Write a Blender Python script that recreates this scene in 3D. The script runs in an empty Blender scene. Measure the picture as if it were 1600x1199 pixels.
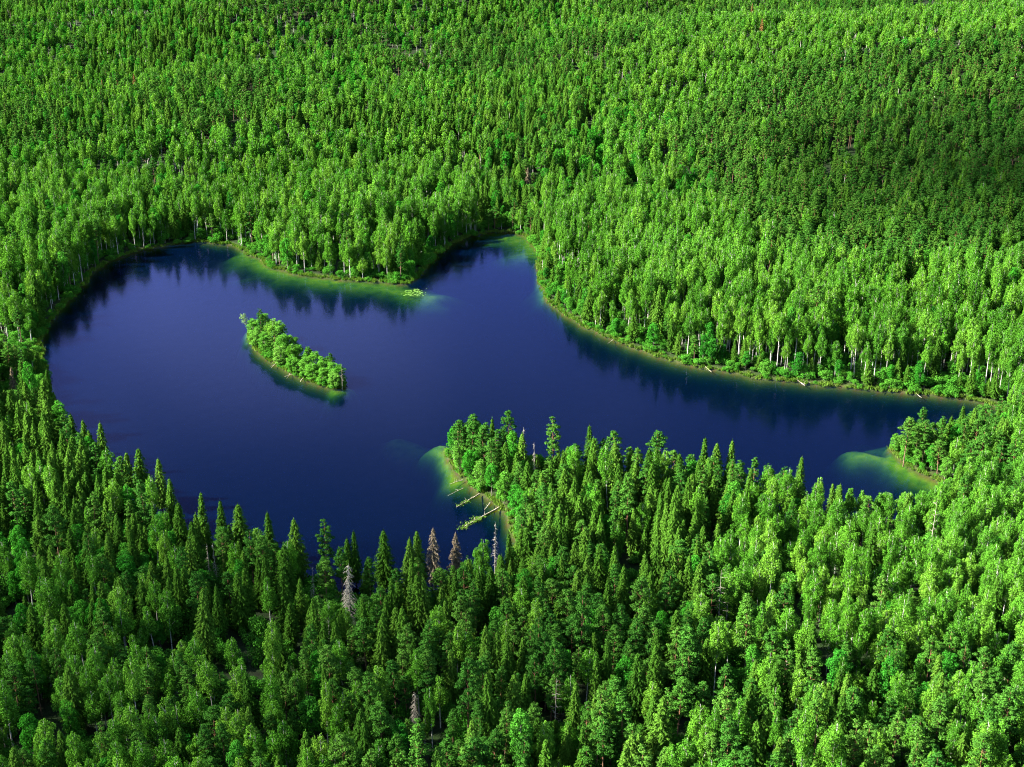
import bpy, math, time
import numpy as np
T0 = time.time()
R = math.radians
rng = np.random.default_rng(11)
sc = bpy.context.scene
col = sc.collection

# ------------------------------------------------------------------ camera, sky, sun, exposure
CAM_H, PITCH, FPX = 145.0, R(21.0), 2136.0          # metres above the lake, down-tilt, focal length in px of a 1600 px wide frame
cam_d = bpy.data.cameras.new('camera'); cam = bpy.data.objects.new('camera', cam_d); col.objects.link(cam)
cam.location = (0, 0, CAM_H); cam.rotation_euler = (R(90) - PITCH, 0, 0)
cam_d.sensor_width = 36; cam_d.lens = 36 * FPX / 1600; cam_d.clip_start = 1; cam_d.clip_end = 20000
sc.camera = cam
SUN_EL, SUN_AZ = R(36), R(188)                      # azimuth counted from +X: the sun stands to the left and a little behind the camera
SUN = np.array([math.cos(SUN_EL) * math.cos(SUN_AZ), math.cos(SUN_EL) * math.sin(SUN_AZ), math.sin(SUN_EL)])
w = bpy.data.worlds.new('World'); sc.world = w; w.use_nodes = True
nt = w.node_tree; nt.nodes.clear()
wo = nt.nodes.new('ShaderNodeOutputWorld'); bg = nt.nodes.new('ShaderNodeBackground'); sky = nt.nodes.new('ShaderNodeTexSky')
sky.sky_type = 'NISHITA'; sky.sun_disc = False; sky.sun_elevation = SUN_EL
sky.sun_rotation = math.atan2(SUN[0], SUN[1]); sky.air_density = 1.0; sky.dust_density = 0.8; sky.ozone_density = 3.0
bg.inputs[1].default_value = 0.05
tcw = nt.nodes.new('ShaderNodeTexCoord'); mpw = nt.nodes.new('ShaderNodeMapping'); mpw.inputs['Scale'].default_value = (1, 1, 2.2); mpw.inputs['Location'].default_value = (4.74, 3.82, 0)
cn = nt.nodes.new('ShaderNodeTexNoise'); cn.inputs['Scale'].default_value = 3.2; cn.inputs['Detail'].default_value = 5; cn.inputs['Roughness'].default_value = .5
cr_ = nt.nodes.new('ShaderNodeMapRange'); cr_.interpolation_type = 'SMOOTHSTEP'; cr_.inputs[1].default_value = .50; cr_.inputs[2].default_value = .78; cr_.inputs[4].default_value = .65
cm = nt.nodes.new('ShaderNodeMix'); cm.data_type = 'RGBA'; cm.inputs[7].default_value = (6.3, 8.4, 9.0, 1)
nt.links.new(tcw.outputs['Generated'], mpw.inputs[0]); nt.links.new(mpw.outputs[0], cn.inputs['Vector']); nt.links.new(cn.outputs[0], cr_.inputs[0]); nt.links.new(cr_.outputs[0], cm.inputs[0]); nt.links.new(sky.outputs[0], cm.inputs[6])
nt.links.new(cm.outputs[2], bg.inputs[0]); nt.links.new(bg.outputs[0], wo.inputs[0])
sd = bpy.data.lights.new('sun', 'SUN'); so = bpy.data.objects.new('sun', sd); col.objects.link(so)
sd.energy = 5.0; sd.angle = R(0.5); sd.color = (1.0, 0.95, 0.85)
from mathutils import Vector
so.rotation_euler = Vector(SUN).to_track_quat('Z', 'Y').to_euler(); so.location = (0, 0, 300)
sc.view_settings.view_transform = 'Standard'; sc.view_settings.look = 'None'; sc.view_settings.gamma = 1.0
sc.view_settings.exposure = 2.95
cy = sc.cycles
cy.max_bounces = 4; cy.diffuse_bounces = 1; cy.glossy_bounces = 2; cy.transmission_bounces = 3; cy.transparent_max_bounces = 8; cy.volume_bounces = 0
cy.use_denoising = True; cy.denoising_prefilter = 'NONE'; cy.filter_width = 1.05; cy.caustics_reflective = False; cy.caustics_refractive = False
cy.sample_clamp_indirect = 4.0; w.cycles.sampling_method = 'NONE'

# ------------------------------------------------------------------ from photograph pixels to points of the place and back
CT, ST = math.cos(PITCH), math.sin(PITCH)
def at(px, py, z=0.0):
    px = np.asarray(px, float); py = np.asarray(py, float)
    dx = (px - 800) / FPX; dy = -(py - 599.5) / FPX
    d = np.stack([dx, CT + dy * ST, -ST + dy * CT], -1)
    t = (z - CAM_H) / d[..., 2]
    return d[..., :2] * t[..., None]
def pix(x, y, z):
    zz = z - CAM_H
    dep = y * CT - zz * ST; up = y * ST + zz * CT
    dep = np.maximum(dep, 1e-3)
    return 800 + FPX * x / dep, 599.5 - FPX * up / dep, dep
def P(*pts):
    a = np.array(pts, float); return at(a[:, 0], a[:, 1])

# ------------------------------------------------------------------ small maths
def inside(pts, poly):
    x, y = pts[:, 0], pts[:, 1]; r = np.zeros(len(pts), bool)
    for i in range(len(poly)):
        x1, y1 = poly[i]; x2, y2 = poly[i - 1]
        if y1 == y2: continue
        c = ((y1 > y) != (y2 > y)) & (x < (x2 - x1) * (y - y1) / (y2 - y1) + x1)
        r ^= c
    return r
def line_dist(pts, line, closed=False):
    best = np.full(len(pts), 1e9)
    n = len(line)
    for i in range(n if closed else n - 1):
        a = line[i]; b = line[(i + 1) % n]; d = b - a
        t = np.clip(((pts - a) @ d) / max(d @ d, 1e-9), 0, 1)
        best = np.minimum(best, np.hypot(*(pts - a - t[:, None] * d).T))
    return best
def smooth_poly(p, it=2):
    for _ in range(it):
        q = np.roll(p, -1, 0); p = np.stack([.75 * p + .25 * q, .25 * p + .75 * q], 1).reshape(-1, 2)
    return p
_tab = rng.random((256, 256))
def noise2(x, y, s):
    x = np.asarray(x) / s + 1000.3; y = np.asarray(y) / s + 1000.7
    xi, yi = np.floor(x).astype(int), np.floor(y).astype(int); fx, fy = x - xi, y - yi
    fx = fx * fx * (3 - 2 * fx); fy = fy * fy * (3 - 2 * fy)
    g = lambda i, j: _tab[(xi + i) % 256, (yi + j) % 256]
    return (g(0, 0) * (1 - fx) + g(1, 0) * fx) * (1 - fy) + (g(0, 1) * (1 - fx) + g(1, 1) * fx) * fy
def sstep(a, b, x):
    t = np.clip((x - a) / (b - a), 0, 1); return t * t * (3 - 2 * t)

# ------------------------------------------------------------------ the lake, the island and the ground
LAKE = smooth_poly(P(
    (62, 530), (78, 500), (119, 459), (156, 415), (200, 397), (250, 385), (300, 378), (345, 379), (372, 388), (395, 401), (419, 416), (453, 428),
    (522, 436), (600, 442), (640, 444), (656, 434), (675, 408), (694, 388), (735, 369), (781, 362), (815, 367), (838, 382), (842, 410), (845, 437),
    (852, 467), (885, 496), (950, 530), (1050, 566), (1150, 586), (1250, 599), (1350, 608), (1450, 618), (1530, 627), (1568, 638), (1580, 655),
    (1570, 672), (1530, 686), (1480, 692), (1405, 690), (1386, 699), (1400, 717), (1430, 735), (1466, 753), (1476, 768), (1460, 795), (1400, 822),
    (1300, 820), (1200, 796), (1100, 770), (1000, 760), (920, 748), (860, 735), (800, 718), (750, 704), (714, 697), (700, 703), (697, 718), (709, 732),
    (724, 752), (746, 769), (760, 780), (781, 793), (798, 806), (806, 832), (804, 870), (788, 905), (745, 930), (660, 936), (560, 938), (460, 908),
    (370, 885), (300, 864), (215, 797), (150, 738), (114, 694), (92, 652), (80, 612), (72, 578), (65, 550)), 2)
def along(line, step, closed=True):
    P2 = np.vstack([line, line[:1]]) if closed else line; seg = np.hypot(*np.diff(P2, axis=0).T); cs = np.r_[0, np.cumsum(seg)]
    t = np.arange(0, cs[-1], step); return np.stack([np.interp(t, cs, P2[:, 0]), np.interp(t, cs, P2[:, 1])], -1)
def ragged(p, step, amp):
    p = along(p, step); d = np.roll(p, -1, 0) - np.roll(p, 1, 0); nrm_ = np.stack([-d[:, 1], d[:, 0]], -1) / np.hypot(*d.T)[:, None]
    return p + nrm_ * (amp * (noise2(p[:, 0], p[:, 1], 5.5) + .5 * noise2(p[:, 0] + 50, p[:, 1], 2.6) - .75) * 2)[:, None]
LAKE = ragged(LAKE, 2.4, 1.0)
ISLE_NEAR = np.array([(388, 517), (391, 532), (402, 549), (418, 562), (440, 576), (470, 591), (505, 603), (530, 609), (541, 606)], float)
ISLE_FAR = np.array([(541, 600), (528, 594), (500, 583), (472, 569), (448, 553), (425, 534), (408, 517), (397, 509)], float)
ISLE = ragged(smooth_poly(P(*ISLE_NEAR, *ISLE_FAR), 2), 1.5, .5)
SHOALS = [  # drowned banks grown over with green weed: line, half width, depth of the top
    (P((380, 397), (430, 422), (520, 439), (600, 447), (670, 460)), 11, .75), (P((790, 369), (822, 377), (832, 393)), 14, .7),
    (P((690, 694), (699, 720), (716, 752)), 3.6, .45), (P((620, 664), (655, 678), (690, 692)), 6.0, 4.6),
    (P((1350, 706), (1388, 714), (1425, 738)), 5.5, .7), (P((1365, 692), (1400, 687)), 6, 2.4), (P((525, 609), (546, 605)), 2.8, .6), (P((387, 515), (390, 528)), 2.5, 1.0),
    (P((848, 445), (852, 465)), 4.5, .9), (P((1440, 745), (1468, 756)), 5, .4)]
def shore_dist(pts):           # metres to the water's edge, negative in the lake
    d = line_dist(pts, LAKE, True); d = np.where(inside(pts, LAKE), -d, d)
    di = line_dist(pts, ISLE, True); isl = inside(pts, ISLE)
    return np.where(isl, di, np.where(d < 0, -np.minimum(-d, di), d))
def ground_z(x, y, sd=None):
    pts = np.stack([x, y], -1)
    if sd is None: sd = shore_dist(pts)
    far = sstep(470, 1000, y)
    land = .1 + .35 * sstep(0, 3, sd) + 1.4 * sstep(2, 40, sd) + (52 * far * (noise2(x * .8, y, 200) - .3) + 9 * far * (noise2(x + 40, y, 95) - .5)) * sstep(20, 200, sd) + 1.6 * (noise2(x, y, 45) - .5) * sstep(5, 40, sd) + 16 * sstep(900, 1900, y)
    for hx, hy, hr, hh in ((340, 800, 170, 30), (-250, 980, 190, 28), (-480, 1330, 220, 36), (60, 1180, 240, 30)): land = land + hh * np.exp(-((x - hx) ** 2 + (y - hy) ** 2) / hr ** 2) * sstep(20, 200, sd)
    d = np.maximum(-sd, 0)
    dep = np.minimum(.02 + .60 * d + .50 * d * d, 9.0)
    for ln, wd, d0 in SHOALS:
        ld = line_dist(pts, ln) * (.6 + .8 * noise2(x, y, 7)); dep = np.minimum(dep, np.where(ld < wd * 3, d0 + 2.6 * (ld / wd) ** 1.6, 99))
    dep = dep + .25 * noise2(x, y, 5) * sstep(1, 4, d)
    return np.where(sd > 0, land, -dep)

# ------------------------------------------------------------------ materials
def mat(name):
    m = bpy.data.materials.new(name); m.use_nodes = True; n = m.node_tree; n.nodes.clear()
    out = n.nodes.new('ShaderNodeOutputMaterial')
    def N(t, **kw):
        o = n.nodes.new('ShaderNode' + t)
        for k, v in kw.items():
            if k in o.inputs: o.inputs[k].default_value = v
            else: setattr(o, k, v)
        return o
    L = lambda a, b: n.links.new(a, b)
    return m, N, L, out
def mixc(N, L, fac, a, b, mode='MIX'):
    m = N('Mix', data_type='RGBA', blend_type=mode)
    for sock, v in ((m.inputs[0], fac), (m.inputs[6], a), (m.inputs[7], b)):
        if hasattr(v, 'links'): L(v, sock)
        else: sock.default_value = v if not isinstance(v, tuple) else (*v, 1)
    return m.outputs[2]
def ramp(N, L, src, stops):
    r = N('ValToRGB'); e = r.color_ramp.elements
    while len(e) < len(stops): e.new(.5)
    for k, (p, c) in enumerate(stops): e[k].position = p; e[k].color = (*c, 1) if len(c) == 3 else c
    L(src, r.inputs[0]); return r.outputs[0]
def leaf_mat(name, dark, mid, light, transl=.3, stand=None):
    """leaf colour: one tone for each tree, one for each stand of trees, a little change from leaf to leaf"""
    m, N, L, out = mat(name)
    oi = N('ObjectInfo'); geo = N('NewGeometry')
    dark, mid, light, stand = (tuple(.72 * q for q in cc) for cc in (dark, mid, light, stand or light))
    c = ramp(N, L, oi.outputs['Random'], [(0, dark), (.5, mid), (1, light)])
    tx = N('TexNoise', Scale=.012, Detail=2.0); L(oi.outputs['Location'], tx.inputs['Vector'])
    f = N('MapRange'); f.inputs[1].default_value = .35; f.inputs[2].default_value = .65; L(tx.outputs[0], f.inputs[0])
    c = mixc(N, L, f.outputs[0], c, mixc(N, L, .55, c, stand))
    v = N('MapRange'); v.inputs[3].default_value = .55; v.inputs[4].default_value = 1.45; L(geo.outputs['Random Per Island'], v.inputs[0])
    hs = N('HueSaturation'); L(v.outputs[0], hs.inputs['Value']); L(c, hs.inputs['Color'])
    pb = N('BsdfDiffuse')
    tr = N('BsdfTranslucent'); mx = N('MixShader', Fac=transl)
    L(hs.outputs[0], pb.inputs['Color'])
    tc = mixc(N, L, 1.0, hs.outputs[0], (1.0, 1.05, .55), 'MULTIPLY'); L(tc, tr.inputs[0])
    L(pb.outputs[0], mx.inputs[1]); L(tr.outputs[0], mx.inputs[2]); L(mx.outputs[0], out.inputs[0])
    return m
def bark_mat(name, a, b, scale, zs=1.0, upper=None, h=(6, 12), ct=(.45, .6)):
    m, N, L, out = mat(name)
    tc = N('TexCoord'); mp = N('Mapping'); mp.inputs['Scale'].default_value = (1, 1, zs); L(tc.outputs['Object'], mp.inputs[0])
    tx = N('TexNoise', Scale=scale, Detail=3.0); L(mp.outputs[0], tx.inputs['Vector'])
    a, b = (tuple(.75 * q for q in cc) for cc in (a, b))
    c = ramp(N, L, tx.outputs[0], [(ct[0], a), (ct[1], b)])
    if upper:
        sp = N('SeparateXYZ'); L(tc.outputs['Object'], sp.inputs[0])
        f = N('MapRange'); f.inputs[1].default_value = h[0]; f.inputs[2].default_value = h[1]; L(sp.outputs[2], f.inputs[0])
        c = mixc(N, L, f.outputs[0], c, upper)
    pb = N('BsdfPrincipled', Roughness=.85); pb.inputs['Specular IOR Level'].default_value = .15
    L(c, pb.inputs['Base Color']); L(pb.outputs[0], out.inputs[0]); return m
M = {}
M['birch'] = leaf_mat('birch_leaves', (.027, .106, .009), (.060, .190, .013), (.124, .272, .024), .15, (.092, .272, .025))
M['aspen'] = leaf_mat('alder_leaves', (.016, .115, .012), (.032, .172, .016), (.064, .225, .022), .20, (.036, .21, .010))
M['spruce'] = leaf_mat('spruce_needles', (.020, .066, .007), (.040, .108, .010), (.066, .146, .016), .08, (.050, .128, .012))
M['pine'] = leaf_mat('pine_needles', (.022, .084, .011), (.040, .124, .014), (.068, .160, .020), .10, (.034, .128, .016))
M['shrub'] = leaf_mat('willow_leaves', (.032, .165, .014), (.050, .210, .018), (.080, .245, .026), .26, (.07, .22, .02))
M['willow'] = leaf_mat('grey_willow_leaves', (.05, .19, .016), (.075, .235, .022), (.11, .27, .034), .24, (.09, .25, .03))
M['sedge'] = leaf_mat('sedge_blades', (.045, .14, .012), (.07, .18, .016), (.11, .19, .024), .3, (.16, .22, .04))
M['brown'] = leaf_mat('dead_needles', (.135, .105, .065), (.155, .125, .08), (.18, .145, .095), .1, (.15, .12, .075))
M['rust'] = leaf_mat('rusty_needles', (.16, .09, .03), (.18, .11, .035), (.20, .12, .04), .1, (.18, .1, .04))
M['pale'] = leaf_mat('pale_leaves', (.13, .24, .07), (.15, .27, .09), (.17, .29, .10), .2, (.16, .27, .09))
M['bark_birch'] = bark_mat('birch_bark', (.05, .045, .04), (.46, .44, .39), 3.0, .5, ct=(.33, .42))
M['bark_aspen'] = bark_mat('alder_bark', (.12, .11, .08), (.26, .25, .19), 3.0, .4)
M['bark_spruce'] = bark_mat('spruce_bark', (.07, .05, .04), (.17, .13, .10), 5.0, .4)
M['bark_pine'] = bark_mat('pine_bark', (.10, .065, .045), (.21, .13, .085), 5.0, .35, (.14, .07, .037), (5, 10))
M['dead_wood'] = bark_mat('weathered_wood', (.21, .185, .14), (.44, .41, .33), 4.0, .3)
M['log_wood'] = bark_mat('pale_log_wood', (.18, .155, .10), (.40, .36, .27), 2.0, 1)

# ground: needle litter and moss under the trees, sedge at the bank, weed and silt on the drowned bed
m, N, L, out = mat('forest_ground')
tc = N('TexCoord'); n1 = N('TexNoise', Scale=.35, Detail=5.0); L(tc.outputs['Object'], n1.inputs['Vector'])
n2 = N('TexNoise', Scale=2.3, Detail=4.0); L(tc.outputs['Object'], n2.inputs['Vector'])
land = ramp(N, L, n1.outputs[0], [(.3, (.008, .009, .005)), (.5, (.009, .018, .005)), (.7, (.014, .030, .006))])
atb = N('Attribute', attribute_name='bank'); bank = mixc(N, L, n2.outputs[0], (.018, .045, .006), (.036, .032, .012))
c = mixc(N, L, atb.outputs['Fac'], land, bank)
atd = N('Attribute', attribute_name='drowned')
silt = mixc(N, L, n1.outputs[0], (.010, .022, .006), (.026, .036, .009))
weed = ramp(N, L, n1.outputs[0], [(.3, (.016, .052, .003)), (.5, (.045, .095, .004)), (.7, (.08, .115, .007))])
edge = mixc(N, L, n2.outputs[0], (.022, .011, .005), (.060, .032, .012))
ate = N('Attribute', attribute_name='edge'); atw = N('Attribute', attribute_name='weed'); bedc = mixc(N, L, atw.outputs['Fac'], silt, weed); bedc = mixc(N, L, ate.outputs['Fac'], bedc, edge)
c = mixc(N, L, atd.outputs['Fac'], c, bedc)
pb = N('BsdfPrincipled', Roughness=.9); pb.inputs['Specular IOR Level'].default_value = .1
bp = N('Bump', Strength=.6, Distance=.3); L(n2.outputs[0], bp.inputs['Height']); L(bp.outputs[0], pb.inputs['Normal'])
L(c, pb.inputs['Base Color']); L(pb.outputs[0], out.inputs[0]); M['ground'] = m

# water: a mirror by Fresnel over clear, light-absorbing water with a trace of blue backscatter
m, N, L, out = mat('lake_water')
fr = N('Fresnel', IOR=1.33); gl = N('BsdfGlossy', Roughness=.13); gl.inputs['Color'].default_value = (.40, .38, .97, 1)
tr = N('BsdfTransparent'); df = N('BsdfDiffuse'); df.inputs[0].default_value = (.0003, .022, .10, 1)
tc = N('TexCoord'); wv = N('TexNoise', Scale=.9, Detail=3.0); L(tc.outputs['Object'], wv.inputs['Vector'])
bp = N('Bump', Strength=.05, Distance=.05); L(wv.outputs[0], bp.inputs['Height']); L(bp.outputs[0], gl.inputs['Normal'])
bodym = N('MixShader', Fac=.055); L(tr.outputs[0], bodym.inputs[1]); L(df.outputs[0], bodym.inputs[2])
bk = N('NewGeometry'); sb = N('Math', operation='SUBTRACT'); sb.inputs[0].default_value = 1; L(bk.outputs['Backfacing'], sb.inputs[1])
pw = N('Math', operation='POWER'); pw.inputs[1].default_value = 1.8; L(fr.outputs[0], pw.inputs[0]); p2 = N('Math', operation='MULTIPLY', use_clamp=True); p2.inputs[1].default_value = 2.9; L(pw.outputs[0], p2.inputs[0])
fm = N('Math', operation='MULTIPLY'); L(p2.outputs[0], fm.inputs[0]); L(sb.outputs[0], fm.inputs[1])
mx = N('MixShader'); L(fm.outputs[0], mx.inputs[0]); L(bodym.outputs[0], mx.inputs[1]); L(gl.outputs[0], mx.inputs[2]); L(mx.outputs[0], out.inputs[0])
va = N('VolumeAbsorption', Density=.75); va.inputs[0].default_value = (.60, .74, .10, 1); L(va.outputs[0], out.inputs['Volume'])
M['water'] = m

# ------------------------------------------------------------------ mesh helpers
def mesh(name, v, f, mats, mi=None, smooth=False):
    """v (n,3), f list of arrays of quads/tris as an (m,4) array (last index -1 = triangle)"""
    me = bpy.data.meshes.new(name); v = np.asarray(v, np.float32); f = np.asarray(f, np.int32)
    tri = f[:, 3] < 0; cnt = np.where(tri, 3, 4); st = np.concatenate([[0], np.cumsum(cnt)[:-1]])
    me.vertices.add(len(v)); me.vertices.foreach_set('co', v.ravel())
    loops = f[f >= 0] if tri.any() else f.ravel()
    me.loops.add(len(loops)); me.loops.foreach_set('vertex_index', loops)
    me.polygons.add(len(f)); me.polygons.foreach_set('loop_start', st.astype(np.int32)); me.polygons.foreach_set('loop_total', cnt.astype(np.int32))
    for mm in mats: me.materials.append(mm)
    if mi is not None: me.polygons.foreach_set('material_index', np.asarray(mi, np.int32))
    me.polygons.foreach_set('use_smooth', np.full(len(f), smooth))
    me.update(calc_edges=True); return me
def obj(name, me, parent=None, loc=None):
    o = bpy.data.objects.new(name, me); col.objects.link(o)
    if parent: o.parent = parent
    if loc is not None: o.location = loc
    return o
def norm(a): return a / np.maximum(np.linalg.norm(a, axis=-1, keepdims=True), 1e-9)
def leaves(c, n, size, asp, g, along=None):
    """quads centred on c, facing n, size long, asp = width / length; along = wanted direction of the long side"""
    n = norm(n); a = g.normal(size=n.shape) if along is None else along
    u = norm(a - (a * n).sum(-1, keepdims=True) * n); w_ = np.cross(n, u)
    s = np.broadcast_to(np.asarray(size, float), (len(c),))[:, None] * .5; ww = s * asp
    v = np.stack([c - u * s - w_ * ww * .55, c - u * s * .1 + w_ * ww, c + u * s + w_ * ww * .1, c - u * s * .1 - w_ * ww], 1).reshape(-1, 3)
    f = np.arange(len(c) * 4).reshape(-1, 4); return v, f
def tube(pts, rad, k=6):
    pts = np.asarray(pts, float); n = len(pts); d = norm(np.gradient(pts, axis=0))
    ref = np.where(np.abs(d[:, 2:3]) > .9, np.array([[1., 0, 0]]), np.array([[0., 0, 1]])); u = norm(np.cross(ref, d)); w_ = np.cross(d, u)
    a = np.arange(k) / k * 2 * np.pi
    v = pts[:, None] + np.asarray(rad)[:, None, None] * (u[:, None] * np.cos(a)[None, :, None] + w_[:, None] * np.sin(a)[None, :, None])
    f = [[i * k + j, i * k + (j + 1) % k, (i + 1) * k + (j + 1) % k, (i + 1) * k + j] for i in range(n - 1) for j in range(k)]
    v = v.reshape(-1, 3); v = np.vstack([v, pts[-1:]]); top = len(v) - 1
    f += [[(n - 1) * k + j, (n - 1) * k + (j + 1) % k, top, -1] for j in range(k)]
    return v, np.array(f)
def join(*vf):
    V, F, o = [], [], 0
    for v, f in vf:
        V.append(v); F.append(np.where(f >= 0, f + o, -1)); o += len(v)
    return np.vstack(V), np.vstack(F)
def stem_line(h, bend, g, n=9):
    t = np.linspace(0, 1, n); a = g.uniform(0, 6.28); b = bend * h
    return np.stack([b * np.cos(a) * np.sin(t * 2.2) * t, b * np.sin(a) * np.sin(t * 2.2) * t, t * h], -1)
def on_line(line, t):
    x = t * (len(line) - 1); i = np.clip(x.astype(int), 0, len(line) - 2); f = (x - i)[:, None]
    return line[i] * (1 - f) + line[i + 1] * f

# ------------------------------------------------------------------ tree kinds: each returns (trunk mesh data, crown mesh data)
def clumps(cc, cr, per, g, leaf, asp, sq=1.0, up=.35, inner=.15, hang=0.0):
    """leaves over clump balls: cc centres, cr radii"""
    k = len(cc); n = np.maximum((per * (cr / cr.mean()) ** 2).astype(int), 8); idx = np.repeat(np.arange(k), n)
    d = norm(g.normal(size=(len(idx), 3))); d[:, 2] += up * .4; d = norm(d)
    rr = cr[idx] * np.where(g.random(len(idx)) < inner, g.uniform(.3, .8, len(idx)), g.uniform(.82, 1.08, len(idx)))
    p = cc[idx] + d * rr[:, None] * np.array([1, 1, sq]); p[:, 2] -= hang * g.random(len(idx)) ** 2
    nn = d + g.normal(size=d.shape) * .6; nn[:, 2] += up
    al = None
    if hang: al = g.normal(size=d.shape) * .6; al[:, 2] -= 1
    return leaves(p, nn, g.uniform(.75, 1.3, len(idx)) * leaf, asp, g, al)
def birch(seed, h=23., R_=2.7, base=.34, nc=62, per=84, coarse=False):
    g = np.random.default_rng(seed); st = stem_line(h * .97, .02, g)
    trunk = [tube(st, np.linspace(.21, .03, len(st)))]
    t = np.sort(g.beta(1.5, 1.25, nc)); t[-1] = .985; t[0] = .05
    prof = R_ * np.clip(np.sin(np.pi * (.14 + .74 * t ** .9)), .2, 1)
    az = np.arange(nc) * 2.4 + g.uniform(-.5, .5, nc); rr = prof * g.uniform(.25, 1.02, nc)
    z01 = base + (1 - base) * t; ax = on_line(st, np.minimum(z01, 1) * .99)
    cc = ax + np.stack([np.cos(az) * rr, np.sin(az) * rr, np.zeros(nc)], -1); cc[:, 2] = h * z01 - .5
    cr = np.clip(prof * g.uniform(.22, .42, nc), .42, 1.1)
    for i in range(2, nc, 3):
        s = ax[i] - [0, 0, rr[i] * 1.3]; trunk.append(tube(np.stack([s, (s + cc[i]) / 2 + [0, 0, .15], cc[i]]), [.06, .04, .02], 4))
    return join(*trunk), clumps(cc, cr, per, g, .36, .62, 1.45, .30, .18, .7) if not coarse else clumps(cc, cr, per // 3, g, .64, .62, 1.45, .30, .1, .7)
def aspen(seed, h=16., R_=2.9, base=.28, nc=46, per=105, coarse=False):
    g = np.random.default_rng(seed); st = stem_line(h * .95, .03, g)
    trunk = [tube(st, np.linspace(.20, .04, len(st)))]
    t = np.sort(g.beta(1.3, 1.2, nc)); t[-1] = .97
    prof = R_ * np.clip(np.sqrt(np.clip(1 - (t * 1.9 - .85) ** 2 / 1.15, .03, 1)), .2, 1)
    az = np.arange(nc) * 2.4 + g.uniform(-.6, .6, nc); rr = prof * g.uniform(.3, .85, nc)
    z01 = base + (1 - base) * t; ax = on_line(st, np.minimum(z01, 1) * .98)
    cc = ax + np.stack([np.cos(az) * rr, np.sin(az) * rr, np.zeros(nc)], -1); cc[:, 2] = h * z01 - .4
    cr = g.uniform(.65, 1.15, nc)
    for i in range(1, nc, 3):
        s = ax[i] - [0, 0, rr[i] * .9]; trunk.append(tube(np.stack([s, (s + cc[i]) / 2 + [0, 0, .1], cc[i]]), [.08, .05, .02], 4))
    return join(*trunk), clumps(cc, cr, per // (3 if coarse else 1), g, .62 if coarse else .36, .75, .9, .45, .12)
def shrub(seed, h=3.2, R_=2.0, nc=22, per=75):
    g = np.random.default_rng(seed)
    az = np.arange(nc) * 2.4; u = g.random(nc) ** .6; t = g.random(nc)
    rr = R_ * u * np.sqrt(1 - (t * .85) ** 2); cc = np.stack([np.cos(az) * rr, np.sin(az) * rr, .4 + t * (h - .9)], -1); cr = g.uniform(.5, .85, nc)
    stems = []
    for i in range(0, nc, 3): stems.append(tube(np.stack([[.1 * math.cos(i), .1 * math.sin(i), -.1], cc[i] * [.5, .5, .6], cc[i]]), [.06, .04, .02], 4))
    return join(*stems), clumps(cc, cr, per, g, .30, .6, .9, .5, .1)
def spruce(seed, h=23., R_=2.25, base=.10, dens=1.0, droop=.42, keep=1.0, coarse=False):
    g = np.random.default_rng(seed); st = stem_line(h, .008, g)
    trunk = tube(st, np.linspace(.24, .02, len(st))); C, Nn, S, A = [], [], [], []
    z = h * base; azo = 0.
    while z < h * .985:
        t = (z / h - base) / (1 - base); ln = R_ * ((1 - t) ** .72 * (.42 + .58 * min(1, (t + .02) * 4)) + .05)
        nb = int(round((6 + 4 * (1 - t)) * dens)); azo += .9
        for b in range(nb):
            if g.random() > keep: continue
            a = azo + b * 2 * np.pi / nb + g.normal() * .22; l = ln * g.uniform(.72, 1.18) * (1.18 if g.random() < .12 else 1)
            ns = max(2 if coarse else 3, int(l / (.62 if coarse else .34))); s = (np.arange(ns) + .6) / ns; r = s * l
            zz = z + .12 * l - droop * l * s ** 1.35 + .16 * l * s ** 4 + g.normal() * .08
            d = np.array([math.cos(a), math.sin(a), 0]); sd_ = np.array([-d[1], d[0], 0])
            for sgn in (-1, 0, 1):
                off = sgn * (.06 + .22 * (1 - s) * min(l, 1.6)) + g.normal(size=ns) * .05
                p = d * r[:, None] + sd_ * off[:, None]; p[:, 2] += zz - abs(sgn) * (.10 + .16 * g.random(ns))
                nrm = np.tile(d * .55 + sd_ * sgn * .55 + np.array([0, 0, .85]), (ns, 1)) + g.normal(size=(ns, 3)) * .25
                al = np.tile(d * .75 + sd_ * sgn * .7 + np.array([0, 0, -.55]), (ns, 1)) + g.normal(size=(ns, 3)) * .2
                C.append(p + on_line(st, np.full(ns, min(z / h, .99))) * [1, 1, 0]); Nn.append(nrm); A.append(al); S.append((1.5 if coarse else 1) * g.uniform(.5, .9, ns) * (.65 + .35 * min(1, l)))
        z += g.uniform(.40, .58) * (1 if t < .8 else .7)
    top = st[-1] + np.array([[0, 0, .1], [0, 0, -.25], [0.05, 0, -.5]]); C.append(top); Nn.append(g.normal(size=(3, 3)) * [1, 1, .1]); A.append(np.tile([0, 0, 1.], (3, 1))); S.append(np.array([.8, .7, .7]))
    return trunk, leaves(np.vstack(C), np.vstack(Nn), np.concatenate(S), .42, g, np.vstack(A))
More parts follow.
